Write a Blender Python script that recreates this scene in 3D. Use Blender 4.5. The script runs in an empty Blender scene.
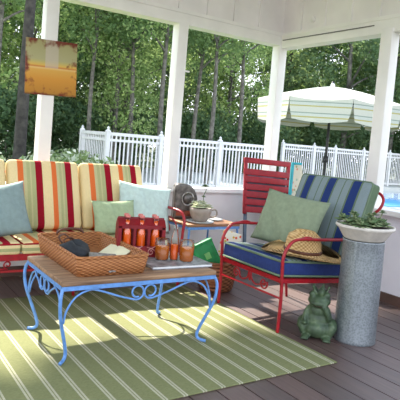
import bpy, math, random
import numpy as np
from mathutils import Vector, Matrix
random.seed(7)
R = math.radians
PI = math.pi
sc = bpy.context.scene
col = sc.collection

# ------------------------------------------------------------------ materials
def lin(c):
    return tuple(((v/255.0)/12.92 if v/255.0 <= 0.04045 else ((v/255.0+0.055)/1.055)**2.4) for v in c) + (1.0,)

class Mat:
    def __init__(s, name, rough=0.6, metal=0.0, spec=0.4):
        s.m = bpy.data.materials.new(name); s.m.use_nodes = True
        s.t = s.m.node_tree; s.n = s.t.nodes; s.l = s.t.links
        s.b = s.n['Principled BSDF']; s.out = s.n['Material Output']
        s.b.inputs['Roughness'].default_value = rough
        s.b.inputs['Metallic'].default_value = metal
        s.b.inputs['Specular IOR Level'].default_value = spec
        s.tc = s.n.new('ShaderNodeTexCoord')
    def node(s, kind, **kw):
        n = s.n.new(kind)
        for k, v in kw.items(): setattr(n, k, v)
        return n
    def mapping(s, scale=(1, 1, 1), rot=(0, 0, 0), loc=(0, 0, 0), src='Object'):
        m = s.node('ShaderNodeMapping'); m.inputs['Scale'].default_value = scale
        m.inputs['Rotation'].default_value = rot; m.inputs['Location'].default_value = loc
        s.l.new(s.tc.outputs[src], m.inputs['Vector']); return m.outputs['Vector']
    def noise(s, scale, detail=3, vec=None, rough=0.55):
        n = s.node('ShaderNodeTexNoise'); n.inputs['Scale'].default_value = scale
        n.inputs['Detail'].default_value = detail; n.inputs['Roughness'].default_value = rough
        s.l.new(vec if vec is not None else s.tc.outputs['Object'], n.inputs['Vector']); return n.outputs['Fac']
    def ramp(s, fac, stops, mode='LINEAR'):
        r = s.node('ShaderNodeValToRGB'); e = r.color_ramp; e.interpolation = mode
        while len(e.elements) < len(stops): e.elements.new(0.5)
        for el, (p, c) in zip(e.elements, stops): el.position = p; el.color = lin(c)
        s.l.new(fac, r.inputs['Fac']); return r.outputs['Color']
    def math(s, op, a, b=None):
        n = s.node('ShaderNodeMath', operation=op)
        for i, v in enumerate((a, b)):
            if v is None: continue
            if isinstance(v, (int, float)): n.inputs[i].default_value = v
            else: s.l.new(v, n.inputs[i])
        return n.outputs[0]
    def mix(s, fac, a, b, mode='MIX'):
        n = s.node('ShaderNodeMix', data_type='RGBA', blend_type=mode)
        for i, v in ((0, fac), (6, a), (7, b)):
            if isinstance(v, (int, float)): n.inputs[i].default_value = v
            elif isinstance(v, tuple): n.inputs[i].default_value = v
            else: s.l.new(v, n.inputs[i])
        return n.outputs[2]
    def color(s, c):
        if isinstance(c, tuple): s.b.inputs['Base Color'].default_value = lin(c)
        else: s.l.new(c, s.b.inputs['Base Color'])
        return s
    def bump(s, h, strength=0.3, dist=0.01):
        b = s.node('ShaderNodeBump'); b.inputs['Strength'].default_value = strength
        b.inputs['Distance'].default_value = dist
        s.l.new(h, b.inputs['Height']); s.l.new(b.outputs['Normal'], s.b.inputs['Normal']); return s
    def axis(s, k):
        x = s.node('ShaderNodeSeparateXYZ'); s.l.new(s.tc.outputs['Object'], x.inputs[0]); return x.outputs[k]

def plain(name, c, rough=0.6, metal=0.0, var=0.12, scale=8.0, spec=0.4, bump=0.0, bscale=60):
    m = Mat(name, rough, metal, spec)
    dk = tuple(max(0, v*(1-var)) for v in c); lt = tuple(min(255, v*(1+var*0.6)) for v in c)
    m.color(m.ramp(m.noise(scale), [(0.3, dk), (0.7, lt)]))
    if bump: m.bump(m.noise(bscale, 4), bump, 0.004)
    return m.m

def striped(name, ax, period, stops, phase=0.0, rough=0.85):
    """stops: (start fraction, colour) bands repeated along one object axis"""
    m = Mat(name, rough, 0, 0.15)
    v = m.math('FRACT', m.math('DIVIDE', m.math('ADD', m.axis(ax), phase+50*period), period))
    c = m.ramp(v, stops, 'CONSTANT')
    n = m.noise(220, 2)
    c = m.mix(0.25, c, m.ramp(n, [(0.3, (120, 120, 120)), (0.7, (255, 255, 255))]), 'MULTIPLY')
    m.color(c).bump(n, 0.15, 0.002)
    return m.m

def wicker(name, c1, c2, c3, s=(70, 70, 90)):
    m = Mat(name, 0.6, 0, 0.3)
    x = m.node('ShaderNodeSeparateXYZ'); m.l.new(m.tc.outputs['Object'], x.inputs[0])
    a = m.math('SINE', m.math('MULTIPLY', m.math('ADD', x.outputs[0], m.math('MULTIPLY', x.outputs[1], 1.0)), s[0]*2))
    b = m.math('SINE', m.math('MULTIPLY', x.outputs[2], s[2]*3))
    w = m.math('MULTIPLY', a, b)
    h = m.math('ADD', m.math('MULTIPLY', w, 0.5), 0.5)
    f = m.math('ADD', m.math('MULTIPLY', h, 0.65), m.math('MULTIPLY', m.noise(45, 3), 0.35))
    m.color(m.ramp(f, [(0.15, c1), (0.5, c2), (0.85, c3)]))
    m.bump(h, 0.8, 0.006)
    return m.m

def leafmat(name, cols, trans=0.45):
    m = Mat(name, 0.6, 0, 0.25)
    g = m.node('ShaderNodeNewGeometry')
    c = m.ramp(g.outputs['Random Per Island'], [(i/(len(cols)-1), k) for i, k in enumerate(cols)])
    d = m.node('ShaderNodeBsdfDiffuse'); t = m.node('ShaderNodeBsdfTranslucent'); x = m.node('ShaderNodeMixShader')
    m.l.new(c, d.inputs[0]); m.l.new(m.mix(0.5, c, lin((164, 184, 110))), t.inputs[0])
    x.inputs[0].default_value = trans
    m.l.new(d.outputs[0], x.inputs[1]); m.l.new(t.outputs[0], x.inputs[2]); m.l.new(x.outputs[0], m.out.inputs[0])
    return m.m

def glassmat(name, c=(240, 245, 240), ior=1.3):
    m = Mat(name, 0.03, 0, 0.5)
    g = m.node('ShaderNodeBsdfGlossy'); g.inputs['Color'].default_value = (1, 1, 1, 1); g.inputs['Roughness'].default_value = 0.06
    t = m.node('ShaderNodeBsdfTransparent'); t.inputs[0].default_value = lin(c)
    fr = m.node('ShaderNodeFresnel'); fr.inputs[0].default_value = 1.45
    x = m.node('ShaderNodeMixShader'); m.l.new(m.math('ADD', m.math('MULTIPLY', fr.outputs[0], 0.8), 0.04), x.inputs[0])
    m.l.new(t.outputs[0], x.inputs[1]); m.l.new(g.outputs[0], x.inputs[2]); m.l.new(x.outputs[0], m.out.inputs[0])
    return m.m

M = {}
M['white'] = plain('white_paint', (236, 232, 228), 0.5, var=0.03, scale=3)
M['board'] = plain('white_boards', (236, 230, 228), 0.6, var=0.04, scale=2)
M['knee'] = plain('white_panel', (232, 228, 232), 0.6, var=0.03, scale=2)
M['ceil'] = plain('ceiling_paint', (238, 236, 234), 0.7, var=0.03, scale=2)
M['base'] = plain('brown_baseboard', (92, 68, 58), 0.6, var=0.15, scale=6)
M['slot'] = plain('dark_slot', (110, 106, 104), 0.8)
M['red'] = plain('red_enamel', (160, 14, 30), 0.38, var=0.12, scale=30, spec=0.5)
M['redslat'] = plain('red_slat_paint', (148, 16, 32), 0.5, var=0.14, scale=20)
M['blue'] = plain('sky_blue_enamel', (100, 146, 206), 0.38, var=0.10, scale=30, spec=0.5)
M['teal'] = plain('teal_trim', (52, 158, 168), 0.7)
M['slate'] = plain('slate_metal', (96, 112, 130), 0.5)
def wood(name, c1, c2, ax=0):
    m = Mat(name, 0.55, 0, 0.3)
    s = [40, 40, 40]; s[ax] = 3
    f = m.noise(1.0, 5, m.mapping(tuple(s)))
    m.color(m.ramp(f, [(0.3, c1), (0.7, c2)])).bump(f, 0.2, 0.003)
    return m.m
M['plank'] = wood('weathered_plank', (96, 72, 56), (172, 136, 104), 0)
M['plank2'] = wood('side_table_wood', (116, 76, 52), (176, 130, 96), 0)
def deckmat():
    m = Mat('deck_boards', 0.5, 0, 0.6)
    m.b.inputs['Coat Weight'].default_value = 0.45; m.b.inputs['Coat Roughness'].default_value = 0.5; m.b.inputs['Coat IOR'].default_value = 2.0
    f = m.noise(1.0, 5, m.mapping((45, 2.2, 20)))
    g = m.node('ShaderNodeNewGeometry')
    a = m.ramp(f, [(0.3, (72, 50, 45)), (0.7, (102, 78, 72))])
    b = m.ramp(g.outputs['Random Per Island'], [(0, (205, 205, 205)), (1, (255, 250, 250))])
    m.color(m.mix(1.0, a, b, 'MULTIPLY')).bump(f, 0.25, 0.003)
    return m.m
M['deck'] = deckmat()
def rugmat():
    m = Mat('striped_rug', 0.95, 0, 0.05)
    p = 0.1235
    v = m.math('FRACT', m.math('DIVIDE', m.math('ADD', m.axis(0), 0.0315+10*p), p))
    G = (128, 130, 92); L = (178, 174, 150)
    c = m.ramp(v, [(0, G), (0.06, L), (0.155, G), (0.2, L), (0.295, G)], 'CONSTANT')
    n = m.noise(1.0, 3, m.mapping((60, 260, 60)))
    c = m.mix(0.35, c, m.ramp(n, [(0.3, (150, 150, 140)), (0.7, (255, 255, 255))]), 'MULTIPLY')
    m.color(c).bump(n, 0.5, 0.003)
    return m.m
M['rug'] = rugmat()
CR = (236, 212, 160); ORG = (222, 112, 58); SG = (176, 174, 126); SG2 = (196, 188, 142); RD = (150, 14, 36)
sofa_stops = [(0, CR), (0.13, ORG), (0.205, SG2), (0.25, SG), (0.29, SG2), (0.31, SG), (0.365, RD), (0.455, CR), (0.585, ORG), (0.65, SG2), (0.69, SG), (0.725, SG2), (0.745, SG), (0.775, RD), (0.865, CR)]
M['sofa_fab'] = striped('red_stripe_canvas', 0, 0.655, sofa_stops, phase=0.995)
M['sofa_band'] = striped('red_stripe_band', 2, 0.5, [(0, CR), (0.80, SG), (0.85, CR), (0.895, RD), (0.93, CR)], phase=0.0)
BL = (38, 56, 110); GY = (130, 144, 148); GR = (98, 116, 92); NV = (44, 64, 124)
chair_stops = [(0, BL), (0.30, GR), (0.36, GY), (0.60, GR), (0.64, GY), (0.94, GR)]
M['chair_fab'] = striped('blue_stripe_canvas', 1, 0.262, chair_stops, phase=0.07)
M['chair_top'] = striped('blue_stripe_seat', 0, 0.20, [(0, GR), (0.10, GY), (0.32, BL), (0.62, GY), (0.80, GR), (0.90, GY)], phase=-0.02)
M['chair_side'] = plain('blue_canvas', (34, 52, 108), 0.85, var=0.1, scale=40, bump=0.2, bscale=200)
M['piping'] = plain('sage_piping', (104, 122, 98), 0.85)
M['pil_green'] = plain('sage_linen', (134, 146, 120), 0.9, var=0.06, scale=30, bump=0.25, bscale=260)
M['pil_green2'] = plain('light_sage_linen', (158, 174, 138), 0.9, var=0.06, scale=30, bump=0.25, bscale=260)
M['pil_pale'] = plain('pale_aqua_linen', (188, 206, 200), 0.9, var=0.05, scale=30, bump=0.25, bscale=260)
M['pil_blue'] = plain('blue_grey_linen', (128, 146, 146), 0.9, var=0.05, scale=30, bump=0.25, bscale=260)
M['wick'] = wicker('honey_wicker', (118, 70, 38), (164, 104, 60), (192, 134, 86), (70, 70, 110))
M['wick2'] = wicker('brown_wicker', (66, 36, 24), (132, 82, 54), (172, 118, 82), (45, 45, 60))
M['straw'] = wicker('woven_straw', (150, 112, 66), (196, 158, 104), (222, 190, 140), (110, 110, 110))
def galv():
    m = Mat('galvanized_steel', 0.42, 0.65, 0.5)
    v = m.node('ShaderNodeTexVoronoi'); v.inputs['Scale'].default_value = 75
    m.l.new(m.tc.outputs['Object'], v.inputs['Vector'])
    f = m.math('ADD', m.math('MULTIPLY', v.outputs['Distance'], 0.7), m.math('MULTIPLY', m.noise(30, 4), 0.6))
    m.color(m.ramp(f, [(0.25, (112, 118, 122)), (0.8, (150, 156, 160))]))
    return m.m
M['galv'] = galv()
M['bowl'] = plain('stone_bowl', (206, 198, 188), 0.7, var=0.08, scale=14, bump=0.15)
M['soil'] = plain('soil', (62, 46, 36), 0.95, var=0.3, scale=60, bump=0.6)
def frogmat():
    m = Mat('verdigris_stone', 0.5, 0.0, 0.5)
    f = m.noise(14, 5)
    m.color(m.ramp(f, [(0.3, (38, 52, 36)), (0.55, (66, 84, 58)), (0.75, (100, 116, 84))])).bump(m.noise(40, 4), 0.3, 0.006)
    return m.m
M['frog'] = frogmat()
M['black'] = plain('black_cloth', (44, 48, 54), 0.7, var=0.25, scale=25)
M['leather'] = plain('brown_leather', (92, 54, 36), 0.5, var=0.2, scale=25)
M['paper'] = plain('cream_paper', (228, 222, 190), 0.8, var=0.05)
M['greypaper'] = plain('grey_print_paper', (138, 132, 128), 0.6, var=0.4, scale=35)
M['bookcover'] = plain('grey_photo_cover', (138, 140, 144), 0.35, var=0.45, scale=22, spec=0.5)
M['pages'] = plain('white_pages', (236, 236, 236), 0.7, var=0.03)
M['carton'] = plain('red_carton', (128, 14, 26), 0.45, var=0.1, scale=20)
M['cartonpic'] = plain('carton_gold_print', (196, 150, 120), 0.5, var=0.3, scale=90)
M['whiteprint'] = plain('white_print', (236, 226, 218), 0.5, var=0.03)
M['emblem'] = plain('pink_print', (224, 160, 150), 0.5, var=0.05)
M['glass'] = glassmat('clear_glass')
def liquid(name, c, em=0.0):
    m = Mat(name, 0.12, 0, 0.5); m.color(c)
    m.b.inputs['Transmission Weight'].default_value = 0.0
    m.b.inputs['Subsurface Weight'].default_value = 0.0
    return m.m
M['orange'] = liquid('orange_soda', (250, 104, 24))
M['amber'] = liquid('amber_tea', (206, 110, 36))
M['cap'] = plain('bottle_cap', (206, 120, 112), 0.4, 0.3)
M['greenbox'] = plain('green_cover', (20, 128, 66), 0.5, var=0.15, scale=20)
M['greenprint'] = plain('pale_green_print', (120, 190, 110), 0.5)
def floral(name, bg, cols, scale):
    m = Mat(name, 0.7, 0, 0.2)
    v = m.node('ShaderNodeTexVoronoi'); v.inputs['Scale'].default_value = scale
    m.l.new(m.tc.outputs['Object'], v.inputs['Vector'])
    r = m.node('ShaderNodeSeparateColor'); m.l.new(v.outputs['Color'], r.inputs[0])
    cc = m.ramp(r.outputs[0], [(i/len(cols), k) for i, k in enumerate(cols)], 'CONSTANT')
    k = m.math('LESS_THAN', v.outputs['Distance'], 0.33)
    m.color(m.mix(k, lin(bg), cc)); return m.m
M['floral'] = floral('red_floral_print', (238, 232, 214), [(206, 40, 44), (226, 92, 50), (226, 184, 60), (236, 230, 214)], 28)
M['floral2'] = floral('faded_floral_print', (196, 190, 170), [(150, 150, 110), (196, 130, 110), (150, 170, 150), (210, 200, 180)], 24)
M['lantern'] = plain('dark_pewter', (98, 92, 88), 0.35, 0.6, var=0.35, scale=18, spec=0.6)
M['lanternpale'] = plain('pale_pewter', (150, 146, 142), 0.3, 0.6, var=0.3, scale=30)  # bezel metal, a lighter pewter than the body
M['rust'] = plain('rust_red', (138, 66, 44), 0.6, var=0.3, scale=30)
M['ceramic'] = plain('grey_brown_ceramic', (156, 142, 130), 0.45, var=0.12, scale=14)
M['plate'] = plain('pale_plate', (206, 208, 206), 0.35, var=0.05)
M['stem'] = plain('green_stem', (86, 110, 60), 0.7)
M['succ'] = leafmat('succulent_leaf', [(70, 98, 66), (110, 134, 96), (150, 160, 120), (92, 104, 82)], 0.12)
M['succ_pale'] = leafmat('pale_succulent_leaf', [(190, 196, 160), (214, 212, 180), (168, 182, 140)], 0.12)
M['umb'] = striped('umbrella_cloth', 2, 0.20, [(0, (200, 200, 188)), (0.30, (178, 170, 112)), (0.42, (194, 198, 190)), (0.68, (146, 158, 146)), (0.78, (200, 200, 188))])
M['umbtop'] = plain('umbrella_canvas', (192, 190, 178), 0.8, var=0.02)
M['pole'] = plain('dark_bronze', (58, 58, 60), 0.45, 0.3)
M['vinyl'] = plain('white_vinyl', (214, 212, 210), 0.5, var=0.02)
M['bark'] = plain('grey_bark', (104, 100, 92), 0.9, var=0.35, scale=7, bump=0.6, bscale=18)
M['bark_dark'] = plain('dark_bark', (62, 58, 54), 0.9, var=0.35, scale=7, bump=0.6, bscale=18)
M['leafA'] = leafmat('leaf_mid', [(72, 98, 66), (104, 132, 88), (140, 164, 112), (88, 116, 82)], 0.5)  # screen haze put into the tree leaf colours: paled and greyed
M['leafB'] = leafmat('leaf_dark', [(52, 74, 58), (78, 102, 76), (108, 132, 98), (64, 90, 72)], 0.42)
M['leafC'] = leafmat('leaf_bright', [(104, 136, 78), (150, 176, 108), (190, 206, 142), (118, 148, 92)], 0.5)
M['leafS'] = leafmat('leaf_shrub', [(88, 110, 66), (128, 146, 92), (212, 214, 196), (104, 128, 80)], 0.35)
M['grass'] = plain('lawn', (96, 118, 62), 0.95, var=0.3, scale=3)
M['forest'] = plain('forest_floor', (70, 74, 48), 0.95, var=0.35, scale=2)
M['concrete'] = plain('pale_concrete', (176, 176, 172), 0.8, var=0.04, scale=3)
def watermat():
    m = Mat('pool_water', 0.08, 0, 0.5); m.color((104, 168, 222)); m.bump(m.noise(3, 3), 0.15, 0.05); return m.m
M['water'] = watermat()
def artmat():
    m = Mat('rusted_painted_metal', 0.5, 0.15, 0.4)
    z = m.axis(2); x = m.axis(0)
    base = m.ramp(m.math('ADD', m.math('MULTIPLY', z, 2.0), 0.5), [(0.0, (86, 70, 48)), (0.05, (176, 122, 44)), (0.30, (200, 138, 46)), (0.46, (206, 156, 66)), (0.49, (214, 178, 110)), (0.51, (190, 112, 44)), (0.54, (206, 168, 74)), (0.60, (176, 162, 98)), (0.64, (162, 156, 112)), (1.0, (156, 148, 98))])
    pat = m.math('MULTIPLY', m.math('LESS_THAN', m.math('ABSOLUTE', m.math('ADD', x, 0.0)), 0.06), m.math('GREATER_THAN', z, 0.0))
    base = m.mix(m.math('MULTIPLY', pat, 0.6), base, lin((186, 172, 158)))
    ex = m.math('MAXIMUM', m.math('ABSOLUTE', x), m.math('ABSOLUTE', z))
    edge = m.math('MULTIPLY', m.math('SUBTRACT', ex, 0.15), 6.0)
    n = m.noise(11, 5)
    k = m.math('ADD', m.math('MULTIPLY', edge, 0.42), m.math('SUBTRACT', n, 0.22))
    kk = m.ramp(k, [(0.40, (0, 0, 0)), (0.56, (255, 255, 255))])
    base = m.mix(kk, base, lin((112, 46, 26)))
    m.color(base); return m.m
M['art'] = artmat()

# ------------------------------------------------------------------ mesh builder
class MB:
    def __init__(s): s.v = []; s.f = []; s.mi = []; s.sm = []
    def add(s, vs, fs, mi=0, smooth=True, mat=None):
        o = len(s.v)
        for p in vs:
            p = Vector(p)
            if mat is not None: p = mat @ p
            s.v.append(tuple(p))
        for f in fs:
            s.f.append(tuple(i+o for i in f)); s.mi.append(mi); s.sm.append(smooth)
        return s
    def box(s, c, size, mat=None, mi=0, bev=0.0):
        x, y, z = c; a, b, d = (k/2 for k in size)
        if bev > 0: return s.rbox(c, size, bev, 1, mat, mi)
        vs = [(x+i*a, y+j*b, z+k*d) for i in (-1, 1) for j in (-1, 1) for k in (-1, 1)]
        fs = [(0, 1, 3, 2), (4, 6, 7, 5), (0, 4, 5, 1), (2, 3, 7, 6), (0, 2, 6, 4), (1, 5, 7, 3)]
        return s.add(vs, fs, mi, False, mat)
    def rbox(s, c, size, r, n=2, mat=None, mi=0, puff=0.0, side_mi=None, m=None):
        """rounded box; puff swells the two large faces along local z"""
        hx, hy, hz = (k/2 for k in size); r = min(r, hx*0.99, hy*0.99, hz*0.99)
        def axis(h, m):
            t = [-h]; t += [-h+r*(1-math.cos(PI/2*i/n)) for i in range(1, n)] + [-h+r]
            t += [(-h+r) + (2*h-2*r)*i/m for i in range(1, m)]
            t += [h-r] + [h-r*(1-math.cos(PI/2*(n-i)/n)) for i in range(1, n)] + [h]
            return t
        mm = m or (8 if puff else 1)
        X, Y, Z = axis(hx, mm), axis(hy, mm), axis(hz, 1)
        idx = {}; vs = []; fs = []; mis = []
        def vert(i, j, k):
            key = (i, j, k)
            if key not in idx:
                p = Vector((X[i], Y[j], Z[k]))
                q = Vector((max(-hx+r, min(hx-r, p.x)), max(-hy+r, min(hy-r, p.y)), max(-hz+r, min(hz-r, p.z))))
                d = p-q
                if d.length > 1e-9: p = q + d.normalized()*r
                if puff:
                    u, w = p.x/hx, p.y/hy
                    p.z *= 1 + puff*max(0, (1-u*u))**0.5*max(0, (1-w*w))**0.5
                idx[key] = len(vs); vs.append(tuple(p+Vector(c)))
            return idx[key]
        nx, ny, nz = len(X)-1, len(Y)-1, len(Z)-1
        for i in range(nx):
            for j in range(ny):
                fs.append((vert(i, j, 0), vert(i, j+1, 0), vert(i+1, j+1, 0), vert(i+1, j, 0))); mis.append(mi)
                fs.append((vert(i, j, nz), vert(i+1, j, nz), vert(i+1, j+1, nz), vert(i, j+1, nz))); mis.append(mi)
        sm_ = mi if side_mi is None else side_mi
        for i in range(nx):
            for k in range(nz):
                fs.append((vert(i, 0, k), vert(i+1, 0, k), vert(i+1, 0, k+1), vert(i, 0, k+1))); mis.append(sm_)
                fs.append((vert(i, ny, k), vert(i, ny, k+1), vert(i+1, ny, k+1), vert(i+1, ny, k))); mis.append(sm_)
        for j in range(ny):
            for k in range(nz):
                fs.append((vert(0, j, k), vert(0, j, k+1), vert(0, j+1, k+1), vert(0, j+1, k))); mis.append(sm_)
                fs.append((vert(nx, j, k), vert(nx, j+1, k), vert(nx, j+1, k+1), vert(nx, j, k+1))); mis.append(sm_)
        o = len(s.f); s.add(vs, fs, mi, True, mat)
        for q, a in enumerate(mis): s.mi[o+q] = a
        return s
    def tube(s, path, r, seg=8, closed=False, mi=0, mat=None, flat=1.0):
        P = [Vector(p) for p in path]; n = len(P)
        rad = r if isinstance(r, (list, tuple)) else [r]*n
        T = []
        for i in range(n):
            a = P[(i-1) % n] if closed else P[max(0, i-1)]; b = P[(i+1) % n] if closed else P[min(n-1, i+1)]
            d = b-a; T.append(d.normalized() if d.length > 1e-9 else Vector((0, 0, 1)))
        up = Vector((0, 0, 1)) if abs(T[0].z) < 0.9 else Vector((1, 0, 0))
        nrm = (up - T[0]*up.dot(T[0])).normalized()
        vs = []; fs = []
        for i in range(n):
            nrm = nrm - T[i]*nrm.dot(T[i])
            nrm = nrm.normalized() if nrm.length > 1e-6 else T[i].orthogonal().normalized()
            b = T[i].cross(nrm)
            for k in range(seg):
                a = 2*PI*k/seg
                vs.append(P[i] + (nrm*math.cos(a)*flat + b*math.sin(a))*rad[i])
        m = n if closed else n-1
        for i in range(m):
            for k in range(seg):
                a, b2 = i*seg+k, i*seg+(k+1) % seg; c, d = ((i+1) % n)*seg+k, ((i+1) % n)*seg+(k+1) % seg
                fs.append((a, b2, d, c))
        if not closed:
            fs.append(tuple(reversed(range(seg)))); fs.append(tuple((n-1)*seg+k for k in range(seg)))
        return s.add(vs, fs, mi, True, mat)
    def lathe(s, prof, seg=24, c=(0, 0, 0), mi=0, mat=None, fn=None, smooth=True):
        vs = []; fs = []
        for (r, z) in prof:
            for k in range(seg):
                a = 2*PI*k/seg; p = Vector((r*math.cos(a), r*math.sin(a), z))
                if fn: p = Vector(fn(p, a, r))
                vs.append(p+Vector(c))
        for i in range(len(prof)-1):
            for k in range(seg):
                a, b = i*seg+k, i*seg+(k+1) % seg
                fs.append((a, b, b+seg, a+seg))
        if prof[0][0] > 1e-6: fs.append(tuple(reversed(range(seg))))
        if prof[-1][0] > 1e-6: fs.append(tuple((len(prof)-1)*seg+k for k in range(seg)))
        return s.add(vs, fs, mi, smooth, mat)
    def ell(s, c, r, seg=14, rings=9, mat=None, mi=0, rot=None):
        prof = [(math.sin(PI*i/rings), -math.cos(PI*i/rings)) for i in range(rings+1)]
        prof[0] = (0.001, -1); prof[-1] = (0.001, 1)
        m = Matrix.Translation(Vector(c)) @ (rot.to_4x4() if rot is not None else Matrix.Identity(4)) @ Matrix.Diagonal((r[0], r[1], r[2], 1))
        if mat is not None: m = mat @ m
        return s.lathe(prof, seg, mi=mi, mat=m)
    def prism(s, poly, t, mat=None, mi=0):
        """polygon in xz, thickness t along y"""
        n = len(poly)
        vs = [(x, -t/2, z) for x, z in poly] + [(x, t/2, z) for x, z in poly]
        fs = [tuple(range(n)), tuple(reversed(range(n, 2*n)))] + [(i, i+n, (i+1) % n+n, (i+1) % n) for i in range(n)]
        return s.add(vs, fs, mi, False, mat)
    def build(s, name, mats, parent=None, loc=(0, 0, 0), rot=(0, 0, 0), world=False):
        """world=True: vertices were written in world space; they are re-based on the (unrotated) parent or on loc"""
        me = bpy.data.meshes.new(name)
        off = Vector((0, 0, 0))
        if world: off = Vector(parent.location) if parent is not None else Vector(loc)
        me.from_pydata([tuple(Vector(p)-off) for p in s.v], [], s.f)
        for m in (mats if isinstance(mats, (list, tuple)) else [mats]): me.materials.append(m)
        me.polygons.foreach_set('material_index', s.mi); me.polygons.foreach_set('use_smooth', s.sm)
        me.validate(); me.update()
        o = bpy.data.objects.new(name, me); col.objects.link(o)
        if parent is not None: o.parent = parent
        if parent is None or not world: o.location = loc
        o.rotation_euler = rot
        return o

def tag(o, label, cat, group=None):
    o['label'] = label; o['category'] = cat
    if group: o['group'] = group
    return o
def struct(o): o['kind'] = 'structure'; return o
def thing(name, label, cat, loc=(0, 0, 0), rz=0, group=None, rot=None):
    o = bpy.data.objects.new(name, None); col.objects.link(o); o.empty_display_size = 0.1
    o.location = loc; o.rotation_euler = rot if rot else (0, 0, rz)
    return tag(o, label, cat, group)
def dup(root, loc, rz=0, label=None, group=None, scale=None):
    r = root.copy(); col.objects.link(r); r.location = loc; r.rotation_euler = (0, 0, rz)
    if label: r['label'] = label
    if group: r['group'] = group
    if scale: r.scale = (scale,)*3
    for ch in [o for o in bpy.data.objects if o.parent == root]:
        c = ch.copy(); col.objects.link(c); c.parent = r
        for g in [o for o in bpy.data.objects if o.parent == ch]:
            d = g.copy(); col.objects.link(d); d.parent = c
    return r
def spl(pts, n=8):
    P = [Vector(p) for p in pts]; out = []
    for i in range(len(P)-1):
        a, b, c, d = P[max(0, i-1)], P[i], P[i+1], P[min(len(P)-1, i+2)]
        for k in range(n):
            t = k/n
            out.append(0.5*((2*b)+(c-a)*t+(2*a-5*b+4*c-d)*t*t+(3*b-a-3*c+d)*t**3))
    out.append(P[-1]); return out
def spiral(c, r0, r1, a0, turns, n=24):
    out = []
    for i in range(n+1):
        t = i/n; r = r0+(r1-r0)*t; a = a0+turns*2*PI*t
        out.append((c[0]+r*math.cos(a), c[1]+r*math.sin(a)))
    return out
def pillow(w, h, t, n=18, mi=0):
    """throw pillow standing in xz, thickness along y, centred at the origin"""
    b = MB(); vs = []; fs = []; idx = {}
    def P(i, j, sd):
        u, v = -1+2*i/n, -1+2*j/n
        edge = i in (0, n) or j in (0, n)
        key = (i, j, 0 if edge else sd)
        if key not in idx:
            k = max(0, (1-u**2)*(1-v**2))**0.45
            x = w/2*u*(1-0.07*(1-v*v)); z = h/2*v*(1-0.07*(1-u*u))
            wr = 0.012*math.sin(9*u+4*v)*k
            idx[key] = len(vs); vs.append((x, sd*t/2*k+wr, z))
        return idx[key]
    for i in range(n):
        for j in range(n):
            for sd in (-1, 1):
                q = (P(i, j, sd), P(i+1, j, sd), P(i+1, j+1, sd), P(i, j+1, sd))
                fs.append(q if sd < 0 else tuple(reversed(q)))
    return b.add(vs, fs, mi)

# ------------------------------------------------------------------ setting
XR = 4.33; YB = 4.99      # inner faces of the two knee walls
PX = 4.25; PY = 4.93      # inner faces of the posts
b = MB()
x = 3.018-0.177*30
while x < XR:
    x1 = min(x+0.172, XR)
    b.box(((x+0.004+x1)/2, 1.9, -0.015), (x1-x-0.004, 6.2, 0.03)); x += 0.177
struct(b.build('floor', M['deck']))
b = MB(); b.box((1.5, 1.9, -0.06), (7, 6.2, 0.05)); struct(b.build('trim_1', M['slot']))

b = MB()
b.box((0.7, YB+0.05, 0.405), (7.4, 0.1, 0.81)); b.box((0.7, YB+0.05, 3.1), (7.4, 0.1, 0.96))
for k in range(-14, 6):
    xx = 2.546+0.355*k
    if xx < XR-0.05: b.box((xx, YB-0.008, 3.14), (0.04, 0.02, 0.88))
struct(b.build('wall_back', M['board']))
b = MB()
b.box((XR+0.05, 2.4, 0.405), (0.1, 5.38, 0.81), mi=1); b.box((XR+0.05, 2.4, 3.1), (0.1, 5.38, 0.96))
for k in range(-12, 1):
    yy = 4.70+0.365*k
    b.box((XR-0.006, yy, 3.14), (0.014, 0.04, 0.88))
struct(b.build('wall_right', [M['board'], M['knee']]))
b = MB(); b.box((0.7, YB+0.02, 0.83), (7.4, 0.18, 0.04)); struct(b.build('trim_2', M['white']))
b = MB(); b.box((XR+0.02, 2.3, 0.842), (0.20, 5.5, 0.045)); struct(b.build('trim_3', M['white']))
b = MB(); b.box((0.7, YB+0.02, 2.605), (7.4, 0.15, 0.11)); b.box((0.7, YB-0.02, 2.675), (7.4, 0.1, 0.035))
struct(b.build('trim_4', M['white']))
b = MB(); b.box((XR+0.015, 2.3, 2.585), (0.15, 5.4, 0.13)); b.box((XR-0.02, 2.3, 2.665), (0.1, 5.4, 0.035))
b.box((PX+0.012, 4.25, 2.605), (0.012, 1.3, 0.008), mi=1)
struct(b.build('trim_5', [M['white'], M['slot']]))
n = 6
for (xa, ya) in ((0.14, PY), (1.51, PY), (2.88, PY), (PX, PY), (PX, 3.37), (PX, 1.81), (PX, 0.25)):
    b = MB(); b.rbox((xa+0.0575, ya+0.065, 1.705), (0.115, 0.13, 1.71), 0.006, 1)
    struct(b.build('trim_%d' % n, M['white'])); n += 1
b = MB(); b.box((XR-0.009, 2.4, 0.045), (0.018, 5.1, 0.09)); struct(b.build('baseboard_right', M['base']))
b = MB(); b.box((0.7, YB-0.009, 0.045), (7.2, 0.018, 0.09)); struct(b.build('baseboard_back', M['base']))
b = MB(); b.box((0.9, 3.2, 3.6), (8.2, 4.4, 0.06)); struct(b.build('ceiling', M['ceil']))
# ground outside
b = MB(); b.box((15, 20, -0.35), (140, 140, 0.1)); struct(b.build('ground', M['forest']))
b = MB(); b.box((1, 12, -0.285), (30, 14, 0.03)); struct(b.build('lawn', M['grass']))
b = MB()
b.box((20.5, 15.0, -0.2), (28, 18, 0.2)); struct(b.build('pool_deck', M['concrete']))
b = MB(); b.rbox((0, 0, 0), (5.5, 3.6, 0.05), 0.02, 1)
tag(b.build('swimming_pool', M['water'], loc=(16.4, 12.1, -0.085)), 'blue swimming pool set in the white paving outside', 'swimming pool')

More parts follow.
